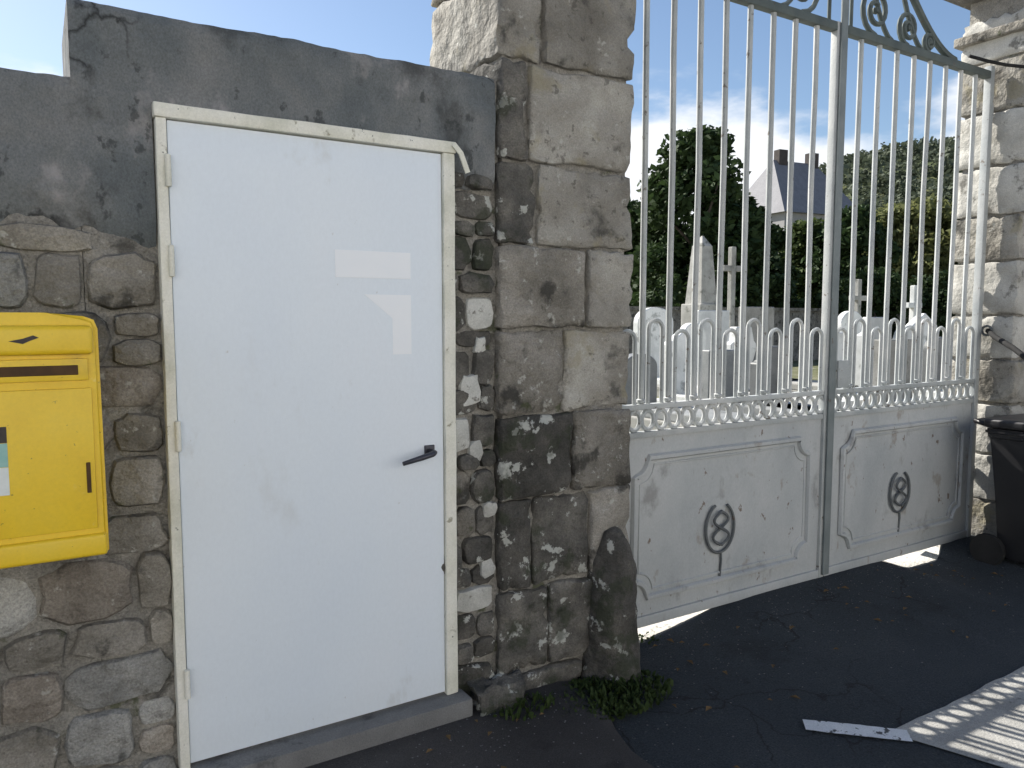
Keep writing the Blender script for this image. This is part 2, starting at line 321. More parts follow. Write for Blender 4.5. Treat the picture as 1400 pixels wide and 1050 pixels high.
bm = bmesh.new(); g = []                                    # pale patch painting the sunlit ground, left edge along the pillar's shadow line
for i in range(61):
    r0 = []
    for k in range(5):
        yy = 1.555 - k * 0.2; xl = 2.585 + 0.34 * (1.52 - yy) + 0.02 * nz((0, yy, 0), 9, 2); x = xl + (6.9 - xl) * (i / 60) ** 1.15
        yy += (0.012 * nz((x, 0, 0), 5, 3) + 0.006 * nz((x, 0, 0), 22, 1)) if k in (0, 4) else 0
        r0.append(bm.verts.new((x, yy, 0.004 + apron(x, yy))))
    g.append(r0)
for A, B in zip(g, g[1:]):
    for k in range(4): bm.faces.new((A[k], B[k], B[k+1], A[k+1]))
tag(obj('painted_sun_patch', bm, M['sun_patch'], None, True), kind='structure')

# ------------------------------------------------------------------ stone wall
WY = 2.50                                                   # front of the wall
WALL = thing('stone_wall', 'tall grey rubble wall with cement render on top, stepped down at the left', 'wall', (0.6, WY, 0))
DX0, DX1, DZ1 = 0.325, 1.285, 2.115                          # door opening
STEP = 0.110; H1, H0 = 2.375, 2.165; PX0, PX1 = 1.467, 2.117
def core(x0, x1, z0, z1, name='wall_core', y0=WY + 0.012, y1=WY + 0.42, m=None, dens=0.05):
    bm = bmesh.new(); nx = max(2, int((x1-x0)/dens)); nzz = max(2, int((z1-z0)/dens))
    g = []
    for j in range(nzz + 1):
        g.append([])
        for i in range(nx + 1):
            x = x0 + (x1-x0)*i/nx; z = z0 + (z1-z0)*j/nzz
            g[-1].append(bm.verts.new((x, y0 + 0.012 * fbm((x, 0, z), 5, 3), z)))
    for j in range(nzz):
        for i in range(nx): bm.faces.new((g[j][i], g[j][i+1], g[j+1][i+1], g[j+1][i]))
    be = [e for e in bm.edges if e.is_boundary]
    r = bmesh.ops.extrude_edge_only(bm, edges=be)
    for v in [v for v in r['geom'] if isinstance(v, bmesh.types.BMVert)]: v.co.y = y1
    bmesh.ops.holes_fill(bm, edges=[e for e in bm.edges if e.is_boundary], sides=0)
    return obj(name, bm, m or M['mortar'], WALL, True, angle=60)
core(-9.0, STEP + 0.010, 0, H0 - 0.012, dens=0.07)
core(STEP + 0.012, DX0 - 0.002, 0, H1 - 0.012)
core(DX0, DX1, DZ1 + 0.002, H1 - 0.012, y1=WY + 0.419)
core(DX1 + 0.002, PX0 + 0.02, 0, H1 - 0.012)
# the cement coat: a rough skin over the top of the wall with a ragged lower edge
rag = lambda x: 1.74 + 0.06 * nz((x, 0, 0), 5, 1) + 0.03 * nz((x, 0, 0), 17, 3)
def coat():
    bm = bmesh.new(); s = 0.02; th = 0.022
    def patch(x0, x1, zlo, zhi):
        nx = max(2, round((x1-x0)/s)); n2 = max(2, round((zhi(x0) - zlo(x0))/s)); g = []
        for i in range(nx + 1):
            x = x0 + (x1-x0)*i/nx; a, b = zlo(x), zhi(x); g.append([])
            for j in range(n2 + 1):
                z = a + (b-a)*j/n2; top = H1 if x > STEP + 1e-5 or (x0 >= STEP - 1e-6) else H0
                y = WY - th + 0.012 + 0.014 * fbm((x, 0, z), 3.2, 9) + 0.005 * nz((x, 0, z), 22, 4)
                ed = top - z
                if x < DX0 or x > DX1: y += 0.020 * max(0.0, 1 - (z - (rag(x) if x < DX0 else 1.98)) / 0.10) ** 2
                if ed < 0.03: y += (0.03 - ed) ** 2 * 14
                g[-1].append(bm.verts.new((x, y, z)))
        for i in range(nx):
            for j in range(n2): bm.faces.new((g[i][j], g[i+1][j], g[i+1][j+1], g[i][j+1]))
    Zd = lambda x: DZ1 + 0.006
    wob = lambda x: 0.008 * nz((x, 0, 0), 7, 2) + 0.005 * nz((x, 0, 0), 25, 6)
    patch(-2.5, STEP, rag, Zd); patch(-2.5, STEP, Zd, lambda x: H0 + wob(x) * (1 if x < STEP - 0.001 else 0))
    patch(STEP, DX0 - 0.013, rag, Zd); patch(STEP, DX0 - 0.013, Zd, lambda x: H1 + wob(x)); patch(DX0 - 0.013, DX1 + 0.005, Zd, lambda x: H1 + wob(x)); patch(DX1 + 0.005, PX0 - 0.004, Zd, lambda x: H1 + wob(x))
    patch(DX1 + 0.005, PX0 - 0.004, lambda x: 1.98 + 0.05 * nz((x, 0, 0), 12, 1), Zd)
    bmesh.ops.remove_doubles(bm, verts=bm.verts[:], dist=0.0012)
    be = [e for e in bm.edges if e.is_boundary]
    r = bmesh.ops.extrude_edge_only(bm, edges=be)
    for v in [v for v in r['geom'] if isinstance(v, bmesh.types.BMVert)]:
        v.co.y = WY + (0.44 if v.co.z > H0 - 0.02 else 0.05)
    return obj('cement_coat', bm, M['render'], WALL, True, angle=50)
coat()

def stone(parent, m, cx, cz, w, h, y, depth=0.06, proud=0.03, seed=0, name='stone', n=14, sup=0.55, jm=0.12):
    """an irregular face stone: rounded outline, domed front, sunk into the mortar"""
    bm = bmesh.new(); r_ = random.Random(seed)
    jit = [1 + r_.uniform(-jm * 1.1, jm * 0.85) for _ in range(n)]; tilt = r_.uniform(-0.10, 0.10)
    rings = []
    tx, tz = r_.uniform(-.25, .25) * proud, r_.uniform(-.25, .25) * proud
    for s, yy in ((1.0, depth), (1.0, -proud * 0.35), (0.92, -proud * 0.82), (0.62, -proud)):
        ring = []
        for k in range(n):
            a = 2 * math.pi * k / n
            c, s_ = math.cos(a), math.sin(a)
            c = math.copysign(abs(c) ** sup, c); s_ = math.copysign(abs(s_) ** sup, s_)
            px, pz = c * w / 2 * s * jit[k], s_ * h / 2 * s * jit[(k * 5) % n]
            px, pz = px - pz * tilt, pz + px * tilt
            yv = yy + (0 if yy > 0 else tx * c + tz * s_ + 0.007 * nz((cx + px, 0, cz + pz), 16, seed % 37))
            ring.append(bm.verts.new((cx + px, y + yv, cz + pz)))
        rings.append(ring)
    for A, B in zip(rings, rings[1:]):
        for k in range(n): bm.faces.new((A[k], A[(k+1) % n], B[(k+1) % n], B[k]))
    cv = bm.verts.new((cx, y - proud * (1.0 + r_.uniform(-.1, .15)), cz))
    for k in range(n): bm.faces.new((rings[-1][k], rings[-1][(k+1) % n], cv))
    return obj(name, bm, m, parent, True, angle=42)
def rubble(x0, x1, z0, z1, y, ms, hmin=0.11, hmax=0.20, wmin=0.12, wmax=0.28, ok=None):
    z = z0; sd = 0
    while z < z1 - 0.05:
        h = min(rnd.uniform(hmin, hmax), z1 - z); x = x0 - rnd.uniform(0, 0.1)
        while x < x1 - 0.03:
            w = rnd.uniform(wmin, wmax)
            if x + w > x1 - 0.05: w = x1 - x
            cx, cz = x + w / 2, z + h / 2; sd += 1
            if (not ok or ok(cx, cz + h / 2)) and w > 0.04:
                if w < 0.15 and h > 0.15 and rnd.random() < 0.6:
                    stone(WALL, rnd.choice(ms), cx, z + h * 0.26, w * 0.95, h * 0.47, y, proud=rnd.uniform(.014, .032), seed=sd * 7 + int(z * 991))
                    stone(WALL, rnd.choice(ms), cx, z + h * 0.76, w * 0.93, h * 0.44, y, proud=rnd.uniform(.014, .032), seed=sd * 11 + int(z * 991))
                else:
                    stone(WALL, rnd.choice(ms), cx, cz + rnd.uniform(-.006, .006), w * 0.95, h * 0.94, y, proud=rnd.uniform(.016, .036), seed=sd * 13 + int(z * 991))
            x += w
        z += h
rubble(-1.15, DX0 - 0.008, 0.02, 1.76, WY + 0.012, [M['rubble'], M['rubble'], M['rubble_grey'], M['rubble_brown'], M['rubble_grey'], M['rubble']], ok=lambda x, z: z < rag(x) + 0.03)
rubble(DX1 + 0.012, PX0 - 0.002, 0.04, 2.02, WY + 0.012, [M['mossy'], M['mossy'], M['rubble'], M['pale'], M['mossy'], M['mossy']], 0.06, 0.15, 0.07, 0.17)
for cx, cz, w, h, sd in ((1.40,1.40,.055,.065,1), (1.355,1.23,.08,.12,2), (1.375,1.00,.06,.11,3), (1.44,.775,.06,.06,5), (1.425,.55,.06,.08,7)):
    stone(WALL, M['pale'], cx, cz, w, h, WY + 0.002, 0.05, 0.020, sd * 31, n=11, sup=0.6, jm=0.25)

# ------------------------------------------------------------------ gate pillars
def block(parent, m, x0, x1, y0, y1, z0, z1, seed, g=0.007, name='stone', wear=0.012):
    bm = bmesh.new(); box(bm, x0 + g, x1 - g, y0, y1, z0 + g, z1 - g)
    bmesh.ops.bevel(bm, geom=bm.edges[:], offset=0.007, segments=1, profile=0.5, affect='EDGES')
    bmesh.ops.subdivide_edges(bm, edges=[e for e in bm.edges if e.calc_length() > 0.07], cuts=9, use_grid_fill=True)
    c = Vector(((x0+x1)/2, (y0+y1)/2, (z0+z1)/2))
    for v in bm.verts:
        dv = Vector((fbm(v.co, 7, seed), fbm(v.co, 7, seed + 11), fbm(v.co, 7, seed + 23))) * wear
        e = sorted((abs(v.co.x - x0), abs(v.co.x - x1))); f = sorted((abs(v.co.y - y0), abs(v.co.y - y1))); h_ = sorted((abs(v.co.z - z0), abs(v.co.z - z1)))
        near = sum(1 for q in (e[0], f[0], h_[0]) if q < 0.03)
        if near >= 2: dv += (c - v.co).normalized() * max(0.0, nz(v.co, 19, seed + 3) - 0.05) * 0.045      # chipped arrises
        dv += Vector((nz(v.co, 26, seed + 1), nz(v.co, 26, seed + 2), nz(v.co, 26, seed + 4))) * 0.0035
        v.co += dv
    return obj(name, bm, m, parent, True, angle=50)
def pillar(root, x0, x1, y0, y1, courses, ms, top, cap_oh=0.10, splits={}):
    bm = bmesh.new(); box(bm, x0 + 0.03, x1 - 0.03, y0 + 0.03, y1 - 0.03, 0, top); obj('pillar_core', bm, M['mortar'], root)
    for i, (a, b) in enumerate(zip(courses, courses[1:])):
        xs = [x0] + splits.get(i, [x0 + (x1-x0) * (0.42 if i % 2 else 0.62)]) + [x1]
        for k in range(len(xs) - 1):
            o = rnd.uniform(-0.008, 0.012)
            block(root, ms(i, k), xs[k], xs[k+1], y0 + o, y1, a, b, i * 3.1 + k * 1.7 + x0)
    # moulded cap: neck course, overhanging slab, low pyramid
    neck = bbox(x0 - 0.035, x1 + 0.035, y0 - 0.035, y1 + 0.035, top - 0.27, top - 0.21, 0.012, 3); obj('neck_moulding', neck, M['rubble'], root, True, angle=40)
    bm = bmesh.new()
    lv = [(0.02, top), (cap_oh * 0.55, top + 0.03), (cap_oh, top + 0.05), (cap_oh + 0.005, top + 0.13), (cap_oh * 0.7, top + 0.16), (-0.18, top + 0.34)]
    rings = [[bm.verts.new(p) for p in ((x0-o, y0-o, z), (x1+o, y0-o, z), (x1+o, y1+o, z), (x0-o, y1+o, z))] for o, z in lv]
    for A, B in zip(rings, rings[1:]):
        for k in range(4): bm.faces.new((A[k], A[(k+1) % 4], B[(k+1) % 4], B[k]))
    bm.faces.new(rings[0]); bm.faces.new(rings[-1])
    obj('cap', bm, M['mossy'], root)
LP = thing('gate_pillar', 'weathered block stone pillar between the white door and the gate', 'pillar', (1.79, 2.75, 0))
cz = [0.0, 0.10, 0.44, 0.80, 1.13, 1.455, 1.775, 2.085, 2.45, 2.80, 3.14, 3.55]
pillar(LP, PX0, PX1, WY - 0.035, 3.05, cz, lambda i, k: M['mossy'] if (i <= 2 and k < 2) or (i == 3 and k == 0) else M['mossy'] if k == 0 and i in (6, 7) else M['rubble'] if i <= 3 or (k == 0 and i in (4, 5)) else M['dressed'], 3.55,
       splits={1: [1.70, 1.93], 2: [1.62, 1.90], 3: [1.81], 4: [1.77], 5: [1.875], 6: [1.64], 7: [1.60], 8: [1.66]})
FT = block(LP, M['mossy'], 1.33, 1.56, WY - 0.12, WY - 0.03, -0.02, 0.125, 4.4, name='footing_stone', wear=0.03)
RP = thing('gate_pillar', 'pale stone gate pillar with an overhanging cap at the right edge', 'pillar', (5.5, 2.65, 0))
pillar(RP, 5.205, 5.86, 2.44, 2.86, [0.0, 0.32, 0.62, 0.95, 1.24, 1.52, 1.86, 2.15, 2.46, 2.80, 3.12, 3.40], lambda i, k: M['dressed_light'] if (i + k) % 3 else M['dressed'], 3.52, 0.095)

# ------------------------------------------------------------------ door
DOOR = thing('wall_door', 'plain white flush door with dark lever handle in a cream frame', 'door', ((DX0 + DX1) / 2, WY, 0))
FY = WY - 0.035
obj('threshold', bbox(DX0 - 0.01, DX1 + 0.03, WY - 0.10, WY + 0.3, -0.03, 0.098, 0.012), M['concrete'], DOOR, True, angle=40)
def worn(bm, a=0.0025, s=14, cuts=10):
    bmesh.ops.subdivide_edges(bm, edges=[e for e in bm.edges if e.calc_length() > 0.3], cuts=cuts)
    for v in bm.verts: v.co += Vector((nz(v.co, s, 1), nz(v.co, s, 5), nz(v.co, s, 8))) * a
    return bm
obj('frame_head', worn(bbox(DX0 - 0.012, DX1 + 0.004, FY - 0.006, WY + 0.10, DZ1 - 0.036, DZ1 + 0.004, 0.006)), M['cream'], DOOR, True, angle=40)
obj('frame_jamb', worn(bbox(DX0 - 0.008, DX0 + 0.022, FY, WY + 0.10, 0.10, DZ1 - 0.0365, 0.005)), M['cream'], DOOR, True, angle=40)
obj('frame_jamb', worn(bbox(DX1 - 0.045, DX1, FY, WY + 0.10, 0.10, DZ1 - 0.0365, 0.005)), M['cream'], DOOR, True, angle=40)
leaf_bm = bmesh.new(); nx, n2 = 20, 40; gx0, gx1, gz0, gz1 = DX0 + 0.024, DX1 - 0.048, 0.112, DZ1 - 0.040
LEAF_Y = FY + 0.012
box(leaf_bm, gx0, gx1, LEAF_Y, LEAF_Y + 0.045, gz0, gz1); bev(leaf_bm, 0.003)
bmesh.ops.subdivide_edges(leaf_bm, edges=[e for e in leaf_bm.edges if e.calc_length() > 0.3], cuts=16, use_grid_fill=True)
for v in leaf_bm.verts: v.co.y += 0.0022 * nz(v.co, 2.2, 3)
LEAF = obj('door_leaf', leaf_bm, M['door'], DOOR, True, angle=40)
for hz in (1.88, 1.62, 1.10, 0.33):
    bm = bmesh.new(); lathe(bm, [(0.002, 0), (0.0085, 0.003), (0.0085, 0.092), (0.002, 0.095)], 12, (DX0 + 0.021, FY - 0.005, hz)); obj('hinge', bm, M['cream'], DOOR, True, angle=40)
# handle: rose plate, neck, lever sloping down to the left
HX, HZ = DX1 - 0.105, 1.025
HD = obj('handle_plate', bbox(HX - 0.02, HX + 0.02, LEAF_Y - 0.007, LEAF_Y + 0.001, HZ - 0.022, HZ + 0.022, 0.006, 3), M['handle'], DOOR, True, angle=40)
bm = bmesh.new(); tube(bm, [(HX, LEAF_Y - 0.004, HZ), (HX, LEAF_Y - 0.045, HZ), (HX - 0.012, LEAF_Y - 0.056, HZ - 0.002), (HX - 0.05, LEAF_Y - 0.058, HZ - 0.010), (HX - 0.125, LEAF_Y - 0.054, HZ - 0.026)], [0.010, 0.010, 0.0105, 0.0100, 0.0075], 10)
obj('lever', bm, M['handle'], DOOR, True)
obj('sticker', bbox(0.845, 1.115, LEAF_Y - 0.0016, LEAF_Y + 0.001, 1.635, 1.725, 0.0005, 1), M['paper'], DOOR)
bm = bmesh.new(); prism(bm, [(0.945, 1.58), (1.115, 1.58), (1.115, 1.375), (1.045, 1.375), (1.045, 1.50)], LEAF_Y - 0.0016, LEAF_Y + 0.001); obj('sticker', bm, M['paper'], DOOR)
bm = bmesh.new(); tube(bm, [(DX1 - 0.01, FY - 0.01, DZ1 - 0.006), (DX1 + 0.018, FY - 0.012, DZ1 - 0.035), (DX1 + 0.045, FY - 0.012, DZ1 - 0.10)], 0.013, 4, sq=0.3); obj('bent_flashing', bm, M['cream'], DOOR)

# ------------------------------------------------------------------ letter box
BY = 2.245; BX0, BX1, BZ0, BZ1 = -0.36, 0.138, 0.878, 1.508
BOX = thing('letter_box', 'yellow metal letter box on the wall, cut by the left edge', 'letter box', ((BX0+BX1)/2, WY, BZ0))
bm = bmesh.new()
c = 0.035
outl = [(BX0, BZ0 + 0.012), (BX0 + 0.012, BZ0), (BX1 - 0.012, BZ0), (BX1, BZ0 + 0.012), (BX1 - 0.004, BZ1 - c), (BX1 - 0.012, BZ1 - c * 0.35), (BX1 - c, BZ1 - 0.003), (BX1 - 0.12, BZ1 + 0.006),
        (BX0 + 0.12, BZ1 + 0.006), (BX0 + c, BZ1 - 0.003), (BX0 + 0.012, BZ1 - c * 0.35), (BX0 + 0.004, BZ1 - c)]
prism(bm, outl, BY, WY - 0.018)
bmesh.ops.bevel(bm, geom=[e for e in bm.edges if abs(e.verts[0].co.y - BY) < 1e-4 and abs(e.verts[1].co.y - BY) < 1e-4], offset=0.010, segments=3, affect='EDGES')
BODY = obj('body', bm, M['yellow'], BOX, True, angle=35)
obj('hood', bbox(BX0 + 0.014, BX1 - 0.016, BY - 0.020, BY + 0.02, 1.408, 1.482, 0.014, 3), M['yellow'], BOX, True, angle=35)
obj('slot_frame', bbox(BX0 + 0.05, BX1 - 0.030, BY - 0.008, BY + 0.01, 1.342, 1.398, 0.004), M['yellow'], BOX, True, angle=35)
obj('slot', bbox(BX0 + 0.075, BX1 - 0.052, BY - 0.0095, BY + 0.004, 1.356, 1.382, 0.002, 1), M['slot'], BOX)
obj('collection_door', bbox(BX0 + 0.030, BX1 - 0.024, BY - 0.007, BY + 0.004, 0.955, 1.322, 0.004), M['yellow'], BOX, True, angle=35)
obj('lower_rim', bbox(BX0 + 0.004, BX1 - 0.004, BY - 0.012, BY + 0.02, BZ0 + 0.004, BZ0 + 0.062, 0.010, 3), M['yellow'], BOX, True, angle=35)
obj('key_plate', bbox(BX1 - 0.045, BX1 - 0.035, BY - 0.010, BY - 0.006, 1.05, 1.13, 0.002), M['slot'], BOX)
bm = bmesh.new(); prism(bm, [(-0.060, 1.444), (-0.030, 1.450), (-0.008, 1.458), (0.004, 1.452), (-0.016, 1.444), (-0.030, 1.437)], BY - 0.0215, BY - 0.018); obj('printed_mark', bm, M['blueink'], BOX)
bm = bmesh.new(); prism(bm, [(-0.135, 1.438), (-0.090, 1.440), (-0.084, 1.448), (-0.100, 1.456), (-0.135, 1.455)], BY - 0.0215, BY - 0.018); obj('printed_mark', bm, M['blueink'], BOX)
for z0, z1, mm in ((1.195, 1.235, 'blueink'), (1.135, 1.194, 'stick_teal'), (1.065, 1.134, 'stick_white')):
    obj('sticker', bbox(-0.25, -0.074, BY - 0.0086, BY - 0.006, z0, z1, 0.0005, 1), M[mm], BOX)
obj('mounting_plate', bbox(BX0 + 0.06, BX1 - 0.06, WY - 0.024, WY + 0.02, BZ0 + 0.05, BZ1 - 0.05, 0.003), M['iron'], BOX)

# ------------------------------------------------------------------ gate
GY = 2.65; GX0, GXM, GX1 = 2.140, 3.660, 5.180; RAIL = 3.02; PT = 0.955
def arc_h(t): return RAIL + 0.02 + 0.62 * (1 - math.cos(t * math.pi)) / 2 + 0.10 * t     # t: 0 at the hinge, 1 at the meeting stile
def spiral(cx, cz, r0, r1, a0, turns, n=26, y=GY):
    return [(cx + (r0 + (r1-r0)*k/n) * math.cos(a0 + turns*2*math.pi*k/n), y, cz + (r0 + (r1-r0)*k/n) * math.sin(a0 + turns*2*math.pi*k/n)) for k in range(n+1)]
def gate_leaf(x0, x1, hinge_left, label):
    g = thing('gate_leaf', label, 'gate', ((x0+x1)/2, GY, 0), 'leaves of the iron gate')
    sgn = 1 if hinge_left else -1
    hx, mx = (x0, x1) if hinge_left else (x1, x0)
    X = lambda t: hx + sgn * t * (x1 - x0)                   # t from hinge to meeting edge
    lo = 0.064
    def bar(name, bm, m='barpaint', sm=True, parent=g): return obj(name, bm, M[m], parent, sm, angle=40)
    xa, xb = sorted((X(0), X(0) + sgn * 0.045)); bar('hinge_stile', bbox(xa, xb, GY - 0.022, GY + 0.022, lo, RAIL + 0.05, 0.004))
    xa, xb = sorted((X(1) - sgn * 0.045, X(1) - sgn * 0.004)); bar('meeting_stile', bbox(xa, xb, GY - 0.020, GY + 0.020, lo, RAIL + 0.02, 0.004))
    if not hinge_left:
        bar('cover_strip', bbox(GXM - 0.026, GXM + 0.026, GY - 0.034, GY - 0.0215, lo + 0.02, RAIL + 0.66, 0.004), 'strip')
    a, b = sorted((X(0) + sgn * 0.0455, X(1) - sgn * 0.0455))
    bar('top_rail', bbox(a, b, GY - 0.022, GY + 0.022, RAIL - 0.028, RAIL + 0.016, 0.004), 'iron_green')
    bar('middle_rail', bbox(a, b, GY - 0.016, GY + 0.016, 1.085, 1.110, 0.003))
    bar('middle_rail', bbox(a, b, GY - 0.016, GY + 0.016, PT, PT + 0.028, 0.003))
    bar('bottom_rail', bbox(a, b, GY - 0.018, GY + 0.018, lo, lo + 0.05, 0.004), 'gatepaint')
    # kick panel: sheet, raised field, mouldings with scooped corners
    pb = bmesh.new(); box(pb, a, b, GY - 0.004, GY + 0.004, lo + 0.0505, PT - 0.0005)
    bmesh.ops.subdivide_edges(pb, edges=[e for e in pb.edges if e.calc_length() > 0.3], cuts=14, use_grid_fill=True)
    for v in pb.verts: v.co.y += 0.006 * nz(v.co, 2.6, x0)
    PAN = bar('panel', pb, 'gatepaint')
    def scooped(ix, z0, z1, r):
        xl, xr = a + ix, b - ix; pts = []
        for (px, pz, a0) in ((xl, z0, 90), (xr, z0, 180), (xr, z1, 270), (xl, z1, 0)):
            for k in range(9):
                an = R(a0 - 90 * k / 8) if True else 0
                pts.append((px + r * math.cos(an), GY, pz + r * math.sin(an)))
        return pts
    def order(pts): return pts
    def frame(ix, z0, z1, r, y, rad):
        xl, xr = a + ix, b - ix; pts = []
        for px, pz, a0, a1 in ((xl, z0, 90, 0), (xr, z0, 180, 90), (xr, z1, 270, 180), (xl, z1, 360, 270)):
            for k in range(9):
                an = R(a0 + (a1 - a0) * k / 8); pts.append((px + r * math.cos(an), y, pz + r * math.sin(an)))
        bm = bmesh.new(); tube(bm, pts, rad, 6, True); return bm
    bar('moulding', frame(0.10, 0.20, 0.86, 0.085, GY - 0.009, 0.016), 'gatepaint')
    bar('moulding', frame(0.135, 0.235, 0.825, 0.085, GY - 0.006, 0.006), 'gatepaint')
    # emblem: open ring with two interlaced scrolls
    ex, ez = (a + b) / 2 - 0.06, 0.465; ey = GY - 0.016
    em = bmesh.new(); tube(em, [(ex + 0.098 * math.cos(R(d)), ey, ez + 0.125 * math.sin(R(d))) for d in range(112, 432, 10)], 0.0075, 6); EM = bar('emblem', em, 'iron')
    s1 = [(ex + 0.052 * math.sin(t * 2 * math.pi), ey - 0.004, ez + 0.085 * (1 - 2 * t)) for t in [k / 20 for k in range(21)]]
    s2 = [(ex - 0.052 * math.sin(t * 2 * math.pi), ey - 0.010, ez + 0.085 * (1 - 2 * t)) for t in [k / 20 for k in range(21)]]
    for s in (s1, s2):
        bm = bmesh.new(); tube(bm, s, 0.0075, 6); bar('emblem_scroll', bm, 'iron')
    bm = bmesh.new(); tube(bm, [(ex + 0.012, ey + 0.004, ez - 0.125), (ex + 0.018, ey + 0.006, 0.30), (ex + 0.012, ey + 0.008, 0.215)], 0.006, 6); bar('emblem_stem', bm, 'iron')
    # upright bars, hairpin dog bars and the row of rings
    n = 9; sp = (x1 - x0 - 0.045) / n; xs = [X(0) + sgn * (0.0225 + sp * k) for k in range(1, n)]
    for x in xs:
        bm = bmesh.new(); tube(bm, [(x, GY, 1.105), (x + rnd.uniform(-.004, .004), GY, 1.6), (x + rnd.uniform(-.006, .006), GY + rnd.uniform(-.005, .005), 2.2), (x + rnd.uniform(-.003, .003), GY, 2.7), (x, GY, RAIL - 0.012)], 0.0142, 8); bar('bar', bm)
        bm = bmesh.new(); lathe(bm, [(0.012, 0), (0.021, 0.006), (0.021, 0.018), (0.012, 0.024)], 8, (x, GY, 1.112)); bar('collar', bm)
    for k in range(n):
        c0 = X(0) + sgn * (0.0225 + sp * (k + 0.5)); w = 0.042; top = 1.40 + (0.05 if k % 2 else 0.0)
        pts = [(c0 - w, GY, 1.105), (c0 - w, GY, top)] + [(c0 - w * math.cos(R(d)), GY, top + w * math.sin(R(d))) for d in range(20, 180, 20)] + [(c0 + w, GY, top), (c0 + w, GY, 1.105)]
        bm = bmesh.new(); tube(bm, pts, 0.0105, 6); bar('hairpin', bm)
        for q in (-0.25, 0.25):
            bm = bmesh.new(); cxr = c0 + q * sp; tube(bm, [(cxr + 0.036 * math.cos(R(d)), GY, 1.034 + 0.044 * math.sin(R(d))) for d in range(0, 360, 24)], 0.0115, 6, True); bar('ring', bm)
    # overthrow: sweeping top bar and scrolls standing on the top rail
    bm = bmesh.new(); tube(bm, [(X(0.28 + 0.72 * t), GY, arc_h(t)) for t in [k / 24 for k in range(25)]], 0.020, 8); bar('arch_bar', bm, 'iron_green')
    for cxx, r in ((0.80, 0.13), (0.60, 0.095), (0.46, 0.055)):
        bm = bmesh.new(); tube(bm, spiral(X(cxx), RAIL + 0.018 + r, r, r * 0.25, R(-90), sgn * 1.6), 0.014, 6); bar('scroll', bm, 'iron_green')
        bm = bmesh.new(); lathe(bm, [(0.004, -0.02), (0.018, -0.012), (0.022, 0), (0.018, 0.012), (0.004, 0.02)], 8, (X(cxx), GY, RAIL + 0.018 + r)); bar('scroll_boss', bm, 'iron_green')
    bm = bmesh.new(); pts = [(X(0.94) , GY, RAIL + 0.02 + 0.45 * t) for t in (0, 0.5, 1.0)] + spiral(X(0.94) - sgn * 0.07, RAIL + 0.47, 0.07, 0.02, 0 if sgn > 0 else math.pi, sgn * 1.2, 16); tube(bm, pts, 0.010, 6); bar('scroll', bm, 'iron_green')
    for t0, t1 in ((0.70, 0.92), (0.50, 0.68)):
        bm = bmesh.new(); tube(bm, [(X(t0 + (t1-t0)*k/10), GY, RAIL + 0.018 + (arc_h((t1 - 0.28) / 0.72) - RAIL - 0.02) * (k/10) ** 1.7) for k in range(11)], 0.013, 6); bar('scroll', bm, 'iron_green')
    for hz_ in (0.45, 1.6, 2.75):
        xp = X(0) - sgn * 0.012; bm = bmesh.new(); lathe(bm, [(0.008, 0), (0.017, 0.004), (0.017, 0.086), (0.008, 0.09)], 10, (xp, GY, hz_)); bar('hinge', bm)
    if not hinge_left:
        bar('lock_case', bbox(GXM + 0.05, GXM + 0.15, GY - 0.03, GY - 0.0205, 1.12, 1.27, 0.004), 'barpaint')
    return g
gate_leaf(GX0, GXM, True, 'left leaf of the white iron gate, beside the stone pillar and door')
gate_leaf(GXM, GX1, False, 'right leaf of the white iron gate, beside the capped pillar')

# ------------------------------------------------------------------ small things by the gate
bm = bmesh.new(); lathe(bm, [(0.125, -0.05), (0.120, 0.10), (0.108, 0.28), (0.096, 0.44), (0.078, 0.56), (0.050, 0.62), (0.02, 0.635)], 22, (2.005, 2.45, 0))
bmesh.ops.subdivide_edges(bm, edges=[e for e in bm.edges if e.calc_length() > 0.12], cuts=3, use_grid_fill=True)
for v in bm.verts: v.co += Vector((fbm(v.co, 6, 1), fbm(v.co, 6, 5), 0.5 * fbm(v.co, 6, 9))) * 0.028
tag(obj('guard_stone', bm, M['mossy'], None, True), 'dark rounded guard stone at the foot of the gate pillar', 'guard stone')
def tuft(name, cx, cy, n, rad, h, label, seed, z0=0.0):
    r_ = random.Random(seed); bm = bmesh.new()
    for _ in range(n):
        a = r_.uniform(0, 6.28); d = rad * math.sqrt(r_.random()); x, y = cx + d * math.cos(a), cy + d * 0.55 * math.sin(a)
        l = h * r_.uniform(0.4, 1.0) * (1.1 - 0.5 * d / rad); b = r_.uniform(0, 6.28); lean = r_.uniform(0.2, 0.9) * l; w = r_.uniform(0.004, 0.010)
        s = Vector((-math.sin(b), math.cos(b), 0)) * w; o = Vector((math.cos(b), math.sin(b), 0)) * lean
        p0, p1, p2 = Vector((x, y, z0)), Vector((x, y, z0 + l * 0.65)) + o * 0.4, Vector((x, y, z0 + l)) + o
        v = [bm.verts.new(q) for q in (p0 - s * .6, p0 + s * .6, p1 + s, p1 - s, p2)]
        bm.faces.new(v[:4]); bm.faces.new((v[3], v[2], v[4]))
    return tag(obj(name, bm, M['weed']), label, 'weed', 'weeds at the pillar foot')
tuft('weed_tuft', 1.86, 2.28, 1000, 0.30, 0.05, 'low green weeds spreading before the guard stone', 3, 0.008)
tuft('weed_tuft', 1.50, 2.335, 90, 0.13, 0.06, 'thin weeds along the foot of the pillar beside the door', 5, 0.03)
tuft('weed_tuft', 2.34, 2.62, 60, 0.10, 0.04, 'small weeds under the left gate leaf', 8)
bm = bmesh.new(); cp = []
for k in range(15):
    t = k / 14; cp.append((4.86 + 1.5 * t, 2.62 - 0.23 * min(1, t * 3.2), 3.075 - 0.11 * t - 0.03 * math.sin(t * 9)))
